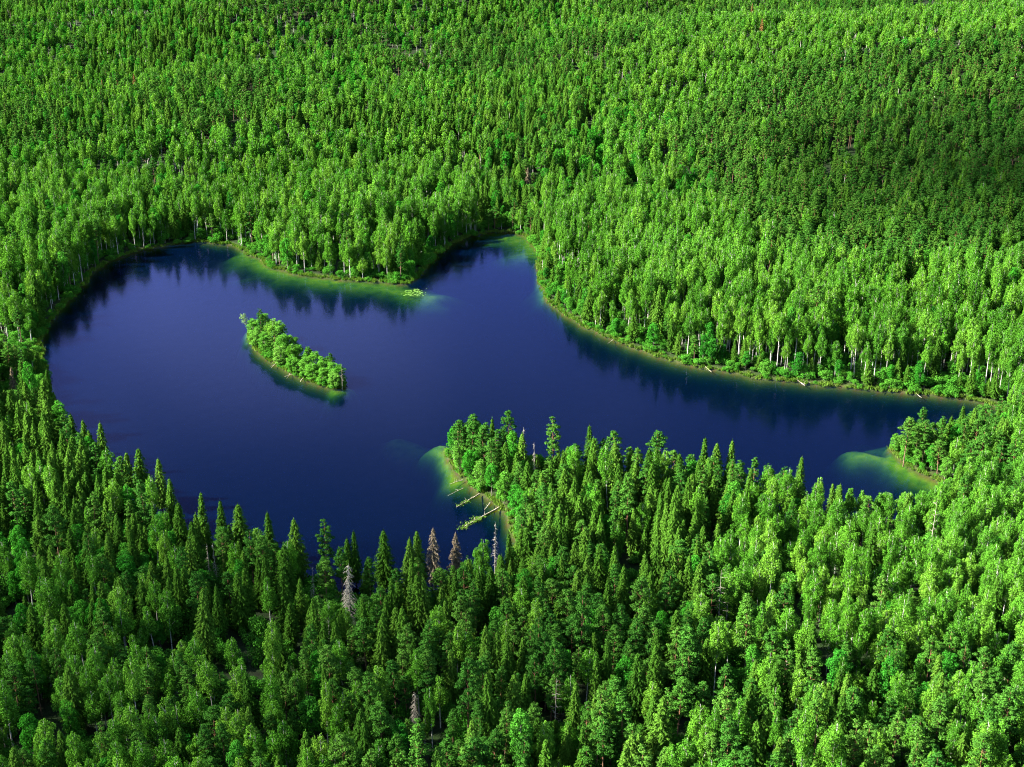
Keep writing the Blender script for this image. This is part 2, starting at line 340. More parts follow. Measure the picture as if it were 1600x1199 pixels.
def pine(seed, h=22., R_=2.9, base=.44, nc=56, per=72, coarse=False):
    g = np.random.default_rng(seed); st = stem_line(h * .96, .02, g)
    trunk = [tube(st, np.linspace(.24, .06, len(st)))]
    t = np.sort(g.beta(1.25, 1.15, nc)); t[-1] = .98; t[-2] = .95
    prof = R_ * np.clip(np.sqrt(np.clip(1 - (t * 1.55 - .50) ** 2, .05, 1)), .2, 1) * g.uniform(.7, 1.12, nc)
    az = np.arange(nc) * 2.4 + g.uniform(-.7, .7, nc); rr = prof * g.uniform(.35, 1.0, nc)
    z01 = base + (1 - base) * t; ax = on_line(st, np.minimum(z01, 1) * .98)
    cc = ax + np.stack([np.cos(az) * rr, np.sin(az) * rr, np.zeros(nc)], -1); cc[:, 2] = h * z01 - .3 + .12 * rr
    cr = np.clip(g.uniform(.5, 1.05, nc) * (1.1 - .35 * t), .42, 1.15)
    for i in range(0, nc * 2 // 3, 2):
        s = ax[i] - [0, 0, .25 * rr[i]]; trunk.append(tube(np.stack([s, (s + cc[i]) / 2 - [0, 0, .08], cc[i]]), [.05, .035, .015], 4))
    # two dry branch stubs below the crown
    for i in range(4):
        zz = g.uniform(.3, base); p = on_line(st, np.array([zz]))[0]; a = g.uniform(0, 6.28); l = g.uniform(.7, 1.6); e = p + [math.cos(a) * l, math.sin(a) * l, g.uniform(-.3, .3)]
        trunk.append(tube(np.stack([p, (p + e) / 2, e]), [.04, .03, .012], 4))
    if coarse: per = per // 3
    k = len(cc); idx = np.repeat(np.arange(k), np.maximum((per * (cr / cr.mean()) ** 2).astype(int), 10))
    d = norm(g.normal(size=(len(idx), 3))); d[:, 2] = d[:, 2] * .9 + .15; p = cc[idx] + d * cr[idx][:, None] * g.uniform(.55, 1.05, (len(idx), 1)) * [1.15, 1.15, .55]
    al = d * [1, 1, .5] + [0, 0, .55] + g.normal(size=d.shape) * .3; nn = d + [0, 0, .6] + g.normal(size=d.shape) * .5
    return join(*trunk), leaves(p, nn, g.uniform(.30, .55, len(idx)) * (1.7 if coarse else 1), .55, g, al)
def snag(seed, h=18., R_=1.6, nb=70, base=.25, droop=.5):
    g = np.random.default_rng(seed); st = stem_line(h, .015, g)
    tr = tube(st, np.linspace(.19, .02, len(st))); B = []
    for i in range(nb):
        t = g.uniform(base, .98); p = on_line(st, np.array([t]))[0]; a = g.uniform(0, 6.28); l = R_ * (1.15 - t) ** .7 * g.uniform(.4, 1.2) + .15
        d = np.array([math.cos(a), math.sin(a), 0]); m1 = p + d * l * .5 - [0, 0, l * droop * .2]; e = p + d * l - [0, 0, l * droop * g.uniform(.5, 1.3)]
        B.append(tube(np.stack([p, m1, e]), [.05, .035, .012], 3))
        if l > .8: B.append(tube(np.stack([m1, (m1 + e) / 2 + np.array([-d[1], d[0], 0]) * .25, e + np.array([-d[1], d[0], -.3]) * .4]), [.025, .02, .01], 3))
    return tr, join(*B)

BUILD = dict(birch=(birch, 'bark_birch', 'birch'), aspen=(aspen, 'bark_aspen', 'aspen'), spruce=(spruce, 'bark_spruce', 'spruce'), pine=(pine, 'bark_pine', 'pine'), shrub=(shrub, 'bark_aspen', 'shrub'), willow=(aspen, 'bark_aspen', 'willow'))
VAR = dict(
    birch=[dict(h=22, R_=2.8), dict(h=22, R_=2.2, nc=54), dict(h=23, R_=3.0, nc=72), dict(h=20, R_=2.7, base=.27), dict(h=22, R_=2.5, base=.42, nc=52), dict(h=19, R_=3.0, base=.30), dict(h=23, R_=2.5, base=.52, nc=46)],
    aspen=[dict(h=17, R_=2.8), dict(h=15, R_=3.2), dict(h=18, R_=2.5), dict(h=14, R_=2.7, base=.2)],
    spruce=[dict(h=22, R_=3.7), dict(h=22, R_=3.1), dict(h=23, R_=4.1), dict(h=20, R_=3.5, droop=.55), dict(h=19, R_=2.9, droop=.5)],
    pine=[dict(h=21, R_=2.9), dict(h=22, R_=2.7, base=.38), dict(h=20, R_=3.3, base=.48), dict(h=22, R_=2.8, base=.32, nc=62), dict(h=21, R_=2.6, base=.50, nc=48)],
    willow=[dict(h=15, R_=3.0, base=.10, nc=50), dict(h=14, R_=3.3, base=.06, nc=52), dict(h=16, R_=2.7, base=.10)],
    shrub=[dict(), dict(h=2.6, R_=2.3), dict(h=4.2, R_=1.9, nc=26)])
PROTO = {}; FAR = {}      # kind -> list of (trunk mesh, crown mesh, joined mesh, height)
for k, (fn, bk, lf) in BUILD.items():
    PROTO[k] = []; FAR[k] = []
    for i, kw in enumerate(VAR[k]):
        (tv, tf), (lv, lff) = fn(100 + 17 * i + len(k), **kw)
        hh = kw.get('h', 3.2)
        jv, jf = join((tv, tf), (lv, lff)); mi = np.r_[np.zeros(len(tf)), np.ones(len(lff))]
        if k != 'shrub':
            (tv2, tf2), (lv2, lf2) = fn(100 + 17 * i + len(k), coarse=True, **kw); j2, f2 = join((tv2, tf2), (lv2, lf2))
            FAR[k].append(mesh(k + '_far', j2, f2, [M[bk], M[lf]], np.r_[np.zeros(len(tf2)), np.ones(len(lf2))]))
        PROTO[k].append((mesh(k + '_trunk', tv, tf, [M[bk]], smooth=True), mesh(k + '_crown', lv, lff, [M[lf]]), mesh(k + '_whole', jv, jf, [M[bk], M[lf]], mi), hh))
print('protos', time.time() - T0)

# ------------------------------------------------------------------ ground sheet and water
lo, hi = LAKE.min(0) - 6, LAKE.max(0) + 6
def lines(a, b, step, far_lo, far_hi):
    mid = np.arange(a, b, step); L1 = [a]; s = step
    while L1[-1] > far_lo: s *= 1.22; L1.append(L1[-1] - min(s, 60 if L1[-1] > -1200 else 900))
    L2 = [mid[-1]]; s = step
    while L2[-1] < far_hi: s *= 1.22; L2.append(L2[-1] + min(s, 45 if L2[-1] < 2200 else 900))
    return np.r_[L1[:0:-1], mid, L2[1:]]
gx = lines(lo[0], hi[0], 1.3, -7000, 7000); gy = lines(lo[1], hi[1], 1.6, -2500, 9000)
X, Y = np.meshgrid(gx, gy); pts = np.stack([X.ravel(), Y.ravel()], -1)
sdm = np.full(len(pts), 500.); near = (pts > lo - 60).all(1) & (pts < hi + 60).all(1)
sdm[near] = shore_dist(pts[near]); Z = ground_z(pts[:, 0], pts[:, 1], sdm)
nx, ny = len(gx), len(gy); i = (np.arange(ny - 1)[:, None] * nx + np.arange(nx - 1)[None]).ravel()
me = mesh('ground', np.c_[pts, Z], np.stack([i, i + 1, i + nx + 1, i + nx], -1), [M['ground']], smooth=True)
wd_ = np.zeros(len(pts))
for ln, wdt, d0 in SHOALS: wd_[near] = np.maximum(wd_[near], sstep(wdt * 1.3, 0, line_dist(pts[near], ln) * (.6 + .8 * noise2(pts[near, 0], pts[near, 1], 7))))
for nm, val in (('weed', wd_), ('bank', sstep(3.5, .6, sdm + 2 * (noise2(pts[:, 0], pts[:, 1], 6) - .5)) * (sdm > -5)), ('drowned', sstep(.15, -.35, sdm)), ('edge', sstep(.75, .12, -Z) * (Z < .3))):
    a = me.attributes.new(nm, 'FLOAT', 'POINT'); a.data.foreach_set('value', val.astype(np.float32))
g_o = obj('ground', me); g_o['kind'] = 'structure'; g_o['label'] = 'forest floor of moss and litter sloping into the lake'
x0, y0 = lo; x1, y1 = hi; zb = -12.
wv_ = [(x0, y0, zb), (x1, y0, zb), (x1, y1, zb), (x0, y1, zb), (x0, y0, 0), (x1, y0, 0), (x1, y1, 0), (x0, y1, 0)]
wf = [(0, 3, 2, 1), (4, 5, 6, 7), (0, 1, 5, 4), (1, 2, 6, 5), (2, 3, 7, 6), (3, 0, 4, 7)]
wo_ = obj('lake_water', mesh('lake_water', wv_, wf, [M['water']])); wo_['kind'] = 'structure'; wo_['label'] = 'still dark blue lake water'
print('ground', len(pts), time.time() - T0)

# ------------------------------------------------------------------ which trees grow where
K = ['birch', 'spruce', 'pine', 'aspen']
ZONES = [  # outline on the ground, shares of birch / spruce / pine / aspen, height factor, spacing factor
    (P((845, 470), (1050, 566), (1250, 599), (1700, 650), (1700, 470), (1300, 470), (1180, 430), (1000, 350), (850, 340)), (.86, .06, .02, .06), 1.03, .88),
    (P((1060, 270), (1180, 430), (1300, 470), (1700, 480), (1700, 215), (1330, 205), (1160, 215)), (.10, .14, .74, .02), .98, .95),
    (P((930, 180), (1060, 268), (1330, 200), (1700, 205), (1700, 90), (1300, 110), (1100, 150)), (.88, .04, .04, .04), .92, .95),
    (P((340, 378), (460, 430), (645, 448), (770, 363), (740, 290), (350, 270)), (.80, .06, .03, .11), 1.0, .92),
    (P((760, 364), (845, 440), (850, 330), (900, 250), (800, 240)), (.15, .35, .25, .25), .92, .95),
    (P((-100, 560), (62, 535), (119, 459), (200, 397), (350, 378), (350, 270), (-100, 300)), (.72, .08, .05, .15), 1.0, .95),
    (P((-150, 690), (62, 690), (48, 600), (60, 535), (-150, 560)), (.10, .40, .40, .10), .95, .95),
    (P((-150, 690), (62, 665), (150, 790), (290, 900), (300, 960), (200, 900), (-150, 840)), (.08, .70, .14, .08), .92, .9),
    (P((-150, 840), (200, 900), (300, 960), (280, 1060), (-150, 1060)), (.30, .32, .08, .30), .86, 1.0),
    (P((200, 860), (460, 965), (660, 978), (800, 925), (830, 1010), (600, 1070), (280, 1060), (220, 930)), (.07, .62, .26, .05), .92, .98),
    (P((-200, 1060), (420, 1060), (520, 1200), (520, 1500), (-200, 1500)), (.52, .12, .28, .08), .86, 1.0),
    (P((420, 1060), (600, 1060), (830, 1010), (1080, 1040), (1000, 1500), (520, 1500), (520, 1200)), (.14, .26, .52, .08), .92, 1.02),
    (P((695, 705), (715, 690), (790, 725), (860, 760), (820, 830), (760, 780)), (.06, .30, .52, .12), .95, 1.05),
    (P((780, 724), (1000, 788), (1150, 815), (1090, 900), (1080, 1040), (830, 1010), (790, 930), (806, 860), (800, 800)), (.08, .66, .20, .06), .95, .92),
    (P((1150, 815), (1400, 832), (1462, 800), (1700, 830), (1700, 1090), (1080, 1090), (1090, 900)), (.80, .08, .06, .06), .90, .98),
    (P((1080, 1090), (1700, 1090), (1700, 1500), (1000, 1500), (1020, 1200)), (.30, .20, .44, .06), .92, 1.02),
    (P((-200, 52), (60, 50), (190, 42), (330, 22), (300, -30), (-200, -30)), (.15, .2, .62, .03), .95, 1.0),
    (P((1440, 20), (1700, 70), (1700, 0), (1480, 0)), (.06, .2, .72, .02), .95, 1.0),
    (P((850, 60), (1000, 150), (1180, 130), (1300, 60), (1100, 20)), (.35, .15, .48, .02), .95, 1.0),
    (P((1386, 699), (1480, 690), (1760, 700), (1760, 830), (1462, 800), (1478, 770), (1430, 735)), (.22, .34, .36, .08), .92, .95)]
# tops of the trees that stand between the camera and the water, traced as a skyline
SKY_A = np.array([(-200, 480), (0, 530), (62, 548), (84, 572), (96, 640), (104, 655), (160, 682), (215, 722), (265, 765), (300, 797), (360, 808), (420, 828), (510, 842), (560, 858), (640, 856), (700, 862), (745, 872), (782, 852), (800, 800)], float)
SKY_B = np.array([(690, 720), (700, 690), (712, 668), (740, 655), (775, 668), (800, 672), (840, 708), (860, 715), (880, 700), (925, 680), (1000, 692), (1060, 703), (1150, 716), (1250, 730), (1300, 752), (1380, 768), (1460, 764), (1482, 745), (1520, 700), (1700, 690)], float)
SKY_C = np.array([(1380, 705), (1392, 680), (1420, 662), (1470, 656), (1520, 636), (1560, 618), (1700, 600)], float)
PEN = P((690, 690), (1150, 780), (1400, 790), (1400, 1000), (806, 900), (798, 806), (690, 730)); PROM = P((1370, 685), (1900, 680), (1900, 800), (1480, 780), (1462, 760))
def cap_height(x, y, z, hgt):
    """lower a tree so that it does not stand in front of open water in view"""
    out_h = hgt.copy(); pt = np.stack([x, y], -1); pen = inside(pt, PEN); prom = inside(pt, PROM)
    _, bpy_, dep = pix(x, y, z)
    for _ in range(2):
        px_, py_, dep = pix(x, y, z + out_h)
        lim = np.where(prom, np.interp(px_, SKY_C[:, 0], SKY_C[:, 1]), np.where(pen | (px_ > 800), np.interp(px_, SKY_B[:, 0], SKY_B[:, 1]), np.interp(px_, SKY_A[:, 0], SKY_A[:, 1])))
        over = (py_ < lim) & (bpy_ > lim)
        out_h = np.where(over, out_h - (lim - py_ + 2) * dep / FPX / .93, out_h)
    return out_h
def scatter(step, xa, xb, ya, yb, jit=.42):
    ny_ = int((yb - ya) / (step * .87)); nx_ = int((xb - xa) / step)
    j, i = np.meshgrid(np.arange(ny_), np.arange(nx_), indexing='ij')
    x = xa + (i + .5 * (j % 2)) * step; y = ya + j * step * .87
    return np.stack([(x + rng.uniform(-jit, jit, x.shape) * step).ravel(), (y + rng.uniform(-jit, jit, x.shape) * step).ravel()], -1)
c = np.vstack([scatter(3.45, -330, 330, 150, 560), scatter(4.1, -520, 520, 560, 1000), scatter(5.0, -800, 800, 1000, 1850)])
px_, py_, dep = pix(c[:, 0], c[:, 1], 8.)
c = c[(px_ > -160) & (px_ < 1760) & (py_ < 1420)]
sd_c = np.full(len(c), 500.); nr = (c > lo - 60).all(1) & (c < hi + 60).all(1); sd_c[nr] = shore_dist(c[nr])
isl_c = inside(c, ISLE)
ok = (sd_c > 1.6) & ~isl_c; c, sd_c = c[ok], sd_c[ok]
n = len(c); zone = np.full(n, -1)
jit_c = c + (np.stack([noise2(c[:, 0], c[:, 1], 14), noise2(c[:, 0] + 500, c[:, 1], 14)], -1) - .5) * 16
for k, (poly, *_r) in enumerate(ZONES): zone[inside(jit_c, poly) & (zone < 0)] = k
pat = .6 * noise2(c[:, 0] * .6, c[:, 1] * .8, 75) + .4 * noise2(c[:, 0] + 60, c[:, 1] * .8, 30); pat2 = noise2(c[:, 0] * .7 + 777, c[:, 1] * .7 + 99, 80)
wts = np.stack([.52 + 0 * pat, .08 + .5 * (pat2 > .62), .07 + 1.3 * sstep(.54, .60, pat), .34 + 0 * pat], -1)
hf = np.full(n, .95); sp_f = np.full(n, 1.)
for k, (_p, ws, h_, s_) in enumerate(ZONES):
    zz = zone == k; wts[zz] = ws; hf[zz] = h_; sp_f[zz] = s_
clump_n = noise2(c[:, 0] + 333, c[:, 1], 11)
wts = wts ** 1.15; wts[:, 0] *= .5 + clump_n; wts[:, 2] *= .5 + noise2(c[:, 0], c[:, 1] + 444, 13); wts[:, 1] *= .5 + noise2(c[:, 0] + 55, c[:, 1] + 44, 12)
cum = np.cumsum(wts / wts.sum(1, keepdims=True), 1); kind = (rng.random(n)[:, None] > cum).sum(1).clip(0, 3)
near_shore = (sd_c < 5.5) & (c[:, 1] > 330) & (zone == 0)
kind[near_shore] = rng.choice([0, 1, 3], near_shore.sum(), p=[.25, .40, .35])
gap = noise2(c[:, 0] + 91, c[:, 1] + 17, 17)
gap2 = noise2(c[:, 0] * 1.2 + 31, c[:, 1] * .7 + 87, 9)
drop = rng.random(n) < np.clip((sp_f - .9) * .9 + .30 * (gap > .74) + .35 * (gap > .82) + .6 * (gap2 > .76) + .28 * (noise2(c[:, 0] + 5, c[:, 1] * .55 + 7, 22) > .74), 0, .92)
proto_i = rng.integers(0, 60, n); pv = np.array([len(VAR[k]) for k in K])[kind]; proto_i %= pv
zb_ = (zone == 0) & (kind == 0); proto_i[zb_] = rng.choice([0, 1, 4, 6, 6], zb_.sum())
ph = np.array([[VAR[k][i % len(VAR[k])]['h'] for i in range(7)] for k in K])[kind, proto_i]
TS = .76       # the trees of this place are young: about three quarters of the full-grown forms above
hgt = TS * ph * hf * rng.uniform(.74, 1.16, n) * (1 - .16 * sstep(480, 800, c[:, 1])) * (1 - .09 * sstep(340, 280, c[:, 1])) * np.where(kind == 3, 1.05, 1)
hgt = np.where(rng.random(n) < .07, hgt * rng.uniform(1.12, 1.32, n), hgt); small = rng.random(n) < .12; hgt = np.where(small, hgt * rng.uniform(.45, .8, n), hgt)
hgt = np.where(near_shore, hgt * rng.uniform(.34, .8, n), hgt)
edge_f = np.where((sd_c < 6) & ~near_shore, rng.uniform(.7, 1.0, n), 1); hgt = hgt * edge_f
gz = ground_z(c[:, 0], c[:, 1], sd_c)
hgt = cap_height(c[:, 0], c[:, 1], gz, hgt)
keep = ~drop & (hgt > 4.5)
wid = rng.uniform(.80, 1.16, n) * np.where(zone == 0, .92, 1) * (1 - .10 * sstep(340, 280, c[:, 1]))

# ------------------------------------------------------------------ trees that the photograph shows by themselves: kind, px/py of the top, height, variant, width, label
def top_at(px, py, h):
    z = .8
    for _ in range(3):
        p = at(px, py, z + h); z = float(ground_z(np.array([p[0]]), np.array([p[1]]))[0])
        if z < 0: z = .2
    return float(p[0]), float(p[1]), z
MARK = [
    ('pine', 866, 650, 16.2, 1, 1.0, 'slim pine standing alone against the water on the north shore of the peninsula'),
    ('pine', 796, 640, 16.9, 2, .8, 'tall pine with an open arching crown near the tip of the peninsula'),
    ('pine', 737, 645, 14.6, 0, 1.1, 'full pine at the tip of the peninsula, higher of the two front crowns'),
    ('pine', 714, 655, 13.9, 3, 1.0, 'rounded pine leaning out over the tip of the peninsula'),
    ('pine', 756, 664, 13.9, 4, 1.0, 'third pine crown from the tip of the peninsula'),
    ('spruce', 769, 652, 13.9, 4, .8, 'thin spruce spire between the tip pines and the arching pine'),
    ('pine', 1420, 650, 13.9, 0, 1.1, 'full pine at the very end of the small promontory beside the green shallows'),
    ('pine', 1449, 655, 13.1, 1, 1.0, 'second pine from the end of the small promontory'),
    ('pine', 1473, 650, 13.9, 3, .9, 'third pine from the end of the small promontory'),
    ('spruce', 1508, 632, 15.4, 1, .9, 'tallest spruce spire on the small promontory'),
    ('spruce', 112, 646, 14.6, 1, 1.0, 'first spruce spire rising against the water below the left bank'),
    ('spruce', 129, 655, 13.9, 0, .9, 'dark spruce close behind the first spire of the left shore'),
    ('spruce', 155, 659, 14.6, 4, 1.0, 'slim pale-tipped spruce standing apart on the left shore'),
    ('spruce', 196, 705, 13.1, 3, .9, 'shorter spruce just before the broad one on the left shore'),
    ('spruce', 214, 699, 14.6, 2, 1.0, 'broad pale spruce topping the left shore row'),
    ('spruce', 246, 715, 13.9, 0, .9, 'spruce right after the broad pale one on the left shore'),
    ('spruce', 264, 746, 13.1, 1, .9, 'last spruce of the left shore row, above the dark shaded gap'),
    ('spruce', 310, 768, 13.9, 1, .8, 'single spruce spire just beyond the dark shaded gap of the near shore'),
    ('spruce', 343, 780, 13.1, 4, .9, 'narrow spruce second beyond the shaded gap of the near shore'),
    ('spruce', 371, 787, 14.6, 2, 1.15, 'wide bushy spruce on the near shore'),
    ('spruce', 418, 799, 13.9, 4, .9, 'narrow spruce between the wide bushy one and the tall shore spruce'),
    ('spruce', 460, 810, 15.4, 0, 1.1, 'tall spruce with a sharp tip on the near shore'),
    ('pine', 506, 811, 15.4, 1, .9, 'tall bright narrow pine on the near shore'),
    ('spruce', 541, 840, 11.6, 4, .9, 'smaller of two spruces beside the tall bright pine'),
    ('spruce', 553, 828, 13.1, 1, .8, 'thin spruce behind the grey bare spruce'),
    ('spruce', 599, 827, 14.6, 2, 1.0, 'broad spruce midway along the near shore'),
    ('spruce', 639, 839, 13.1, 1, .9, 'first of two close spruces beside the brown dead spruce'),
    ('spruce', 653, 828, 13.9, 0, .9, 'taller of two close spruces beside the brown dead spruce'),
    ('birch', 752, 840, 13.1, 3, 1.0, 'round-headed birch on the near shore below the fallen log'),
    ('spruce', 1101, 682, 15.4, 1, .9, 'sharp spruce spire on the peninsula crest above the water'),
    ('spruce', 1121, 691, 14.6, 0, 1.0, 'dense spruce next to the peninsula crest spire'),
    ('spruce', 1143, 684, 15.4, 4, .9, 'slim lone spruce at the end of the peninsula spruces'),
    ('spruce', 924, 662, 16.2, 1, .9, 'pale topped spruce on the peninsula beyond the lone pine'),
    ('pine', 960, 672, 16.2, 2, .9, 'round headed pine on the peninsula skyline'),
    ('pine', 1025, 672, 16.2, 0, 1.1, 'broad pine with a bare flank on the peninsula skyline'),
    ('pine', 1180, 712, 13.9, 3, .8, 'pine at the birch end of the peninsula skyline'),
    ('spruce', 1252, 712, 13.9, 1, .9, 'spruce tip showing above the birches of the peninsula shore'),
    ('pine', 886, 920, 15.4, 4, 1.0, 'lone pine with a rounded head above the dark hollow of the near woods'),
    ('pine', 937, 925, 14.6, 0, .9, 'straight pine right of the round-headed pine above the dark hollow'),
    ('pine', 968, 942, 15.4, 4, .8, 'small-headed pine with a long bare orange trunk'),
]
DEAD = [  # top px, height, style, label
    (676, 826, 14.6, 'brown', 'brown dead spruce still holding its needles on the near shore'),
    (711, 832, 12.3, 'brown', 'broken-topped brown spruce beside the taller brown one'),
    (543, 880, 15.5, 'grey', 'big grey bare spruce with drooping dry twigs'),
    (773, 813, 13.1, 'thin', 'thin silvery bare spruce below the fallen log'),
    (323, 850, 10.0, 'thin', 'pale dry snag, first of a close pair in the spruce shore'),
    (335, 848, 10.8, 'thin', 'pale dry snag, second of a close pair in the spruce shore'),
    (487, 884, 10.0, 'thin', 'short grey snag among pines near the big grey spruce'),
    (648, 1078, 9.2, 'grey', 'small grey bare tree with spread branches under tall pines'),
    (868, 1060, 13, 'bare', 'crooked grey snag with stiff bare branches in the near pines'),
    (819, 668, 14.6, 'thin', 'silver dry spire behind the tip of the peninsula'),
    (837, 690, 12.3, 'thin', 'lower silver dry spire between arching pine and lone pine'),
    (389, 487, 7, 'pale', 'pale dying tree leaning off the upper end of the island'),
    (533, 568, 8, 'bare', 'white bare stem near the lower end of the island'),
    (1128, 890, 16, 'bare', 'dead white trunk among spruces of the peninsula neck'),
    (1463, 778, 15, 'bare', 'bare whitish trunk at the head of the right bay'),
    (825, 262, 13.1, 'brown', 'brown dry spruce inland of the northern cove'),
    (182, 112, 11.6, 'rust', 'rust coloured dead tree far off in the back woods, one of three'),
    (208, 108, 11.6, 'rust', 'rust coloured dead tree far off, last of three in a row'),
    (158, 118, 10.8, 'rust', 'rust coloured dead tree far off, first of three in a row'),
    (1187, 104, 13.1, 'rust', 'rust coloured dead tree among far pines'),
    (1175, 12, 13.1, 'rust', 'rust coloured dead tree near the top edge'),
    (16, 575, 10.8, 'brown', 'brown dead tree on the left bank at the photo edge')]
ISLAND = [  # kind, px, share of the way from the near to the far edge, height, variant, width, label
    ('pine', 409, .6, 11, 1, .8, 'slim dark conifer at the upper end of the island'),
    ('willow', 396, .5, 6, 0, 1, 'low willow at the upper tip of the island below the dying tree'),
    ('willow', 402, .2, 6, 1, 1, 'round willow on the island shore under the slim conifer'),
    ('willow', 416, .9, 8.5, 2, 1, 'willow just past the slim conifer on the island'),
    ('birch', 428, .7, 10.5, 3, .95, 'tallest leafy tree of the island crest'),
    ('willow', 438, .9, 10, 0, 1, 'full willow on the island crest past the tallest tree'),
    ('pine', 430, .35, 9, 2, .9, 'brownish small pine in the middle of the island'),
    ('willow', 414, .3, 6.5, 3, 1, 'bushy willow on the near shore of the island, upper third'),
    ('willow', 446, .6, 8.5, 2, 1, 'willow on the island behind the brownish pine'),
    ('willow', 455, .9, 8, 1, .9, 'willow on the far shore of the island, before the notch'),
    ('willow', 440, .2, 6.5, 0, 1, 'wide willow on the near shore mid island'),
    ('birch', 458, .5, 7.5, 0, .95, 'young birch in the middle of the island'),
    ('willow', 468, .9, 6.5, 3, .8, 'willow at the notch in the island crest'),
    ('willow', 460, .15, 5.5, 1, 1, 'low willow on the near shore past mid island'),
    ('birch', 482, .7, 8, 1, .9, 'slender tree rising past the notch of the island'),
    ('willow', 476, .25, 6, 2, 1, 'bushy willow on the near shore, lower third of the island'),
    ('willow', 494, .75, 7.5, 0, .95, 'willow on the crest of the lower island'),
    ('willow', 490, .2, 5.5, 3, 1, 'low spreading willow on the lower island shore'),
    ('willow', 507, .7, 7, 1, .95, 'round willow on the lower island crest'),
    ('willow', 505, .2, 5, 0, 1, 'low willow close to the lower tip of the island'),
    ('pine', 517, .8, 8.5, 4, .8, 'dark young pine near the white bare stem of the island'),
    ('willow', 521, .5, 6.5, 2, 1, 'willow beside the white bare stem of the island'),
    ('willow', 531, .6, 6.5, 3, .9, 'last willow at the lower tip of the island'),
    ('willow', 524, .2, 4.8, 1, .9, 'small bush-like willow on the lower tip shore of the island')]
TIP = [  # kind, base px, height, variant, width, label
    ('aspen', 709, 718, 9, 0, 1, 'leafy alder filling the very tip of the peninsula'), ('willow', 718, 735, 8, 1, 1, 'leafy willow along the tip shore of the peninsula'),
    ('aspen', 733, 750, 8, 3, 1, 'alder above the short thin log of the peninsula shore'), ('willow', 752, 764, 8, 2, 1, 'willow above the mossy log of the peninsula shore'),
    ('aspen', 768, 776, 8.5, 0, 1, 'bright alder behind the short curved bough'), ('willow', 788, 787, 9, 1, 1, 'bright willow at the root of the long fallen log'),
    ('pine', 722, 722, 12.0, 3, 1.05, 'low-crowned pine between the tip alders'), ('pine', 738, 735, 13.6, 3, 1.05, 'dense pine behind the alder above the short log'),
    ('pine', 756, 742, 14.4, 3, 1, 'dense pine inland of the mossy log'), ('pine', 775, 757, 13.6, 1, 1, 'pine inland of the short curved bough'),
    ('spruce', 790, 768, 13.6, 0, 1, 'spruce above the root of the long fallen log'), ('spruce', 806, 785, 13.6, 1, 1, 'spruce inland of the long fallen log'),
    ('willow', 1398, 704, 5, 0, 1, 'low willow at the water on the end of the small promontory'), ('willow', 1412, 716, 6, 1, 1, 'willow above the brown edge of the small promontory'),
    ('willow', 1432, 727, 6, 2, 1, 'willow further in along the brown edge of the small promontory'), ('aspen', 1455, 735, 7, 1, 1, 'alder behind the brown edge of the small promontory'),
    ('willow', 1476, 748, 6, 0, 1, 'willow at the head of the right bay'), ('pine', 1436, 708, 13, 3, 1, 'low-crowned pine between the first promontory pines'),
    ('spruce', 815, 760, 14.4, 3, 1, 'dark spruce between the arching pine and the silver spires'), ('aspen', 806, 812, 9, 3, 1, 'alder where the bay shore turns inland'),
    ('spruce', 822, 806, 14.4, 2, .9, 'broad spruce inland of the bay corner')]
marks = []
for kd, px, py, h, v, wd, lab in MARK: x, y, z = top_at(px, py, h); marks.append((kd, x, y, z, h, v, wd, lab))
for kd, px, py, h, v, wd, lab in ISLAND: 
    o_ = np.argsort(ISLE_FAR[:, 0]); yy = np.interp(px, ISLE_NEAR[:, 0], ISLE_NEAR[:, 1]) * (1 - py) + np.interp(px, ISLE_FAR[o_, 0], ISLE_FAR[o_, 1]) * py
    p = at(px, yy, .3); marks.append((kd, p[0], p[1], .3, h, v, wd * (1.45 if kd != 'pine' else 1.1), lab))
for kd, px, py, h, v, wd, lab in TIP: p = at(px, py, .6); marks.append((kd, p[0], p[1], .6, h, v, wd, lab))
deads = [(st_, *top_at(px, py, h), h, lab) for px, py, h, st_, lab in DEAD]
mk = np.array([m_[1:3] for m_ in marks] + [d_[1:3] for d_ in deads])
for q in mk: keep &= np.hypot(c[:, 0] - q[0], c[:, 1] - q[1]) > 1.9
# nothing young grows up in front of the dead trees
for st_, dx_, dy_, dz_, dh_, _l in deads:
    a0, b0, d0_ = pix(dx_, dy_, dz_ + dh_); pxm = FPX / d0_; at_, bt_, dt_ = pix(c[:, 0], c[:, 1], gz + hgt)
    lim = b0 + .55 * dh_ * pxm; hid = (np.abs(at_ - a0) < 2.6 * pxm) & (dt_ < d0_ + 1) & (bt_ < lim) & (dt_ > d0_ - 40)
    hgt = np.where(hid, hgt - (lim - bt_) * dt_ / FPX / .88, hgt)
keep &= hgt > 4
c, sd_c, kind, proto_i, hgt, ph, gz, wid, zone = (a[keep] for a in (c, sd_c, kind, proto_i, hgt, ph, gz, wid, zone))
n = len(c); print('trees', n, np.bincount(kind), time.time() - T0)

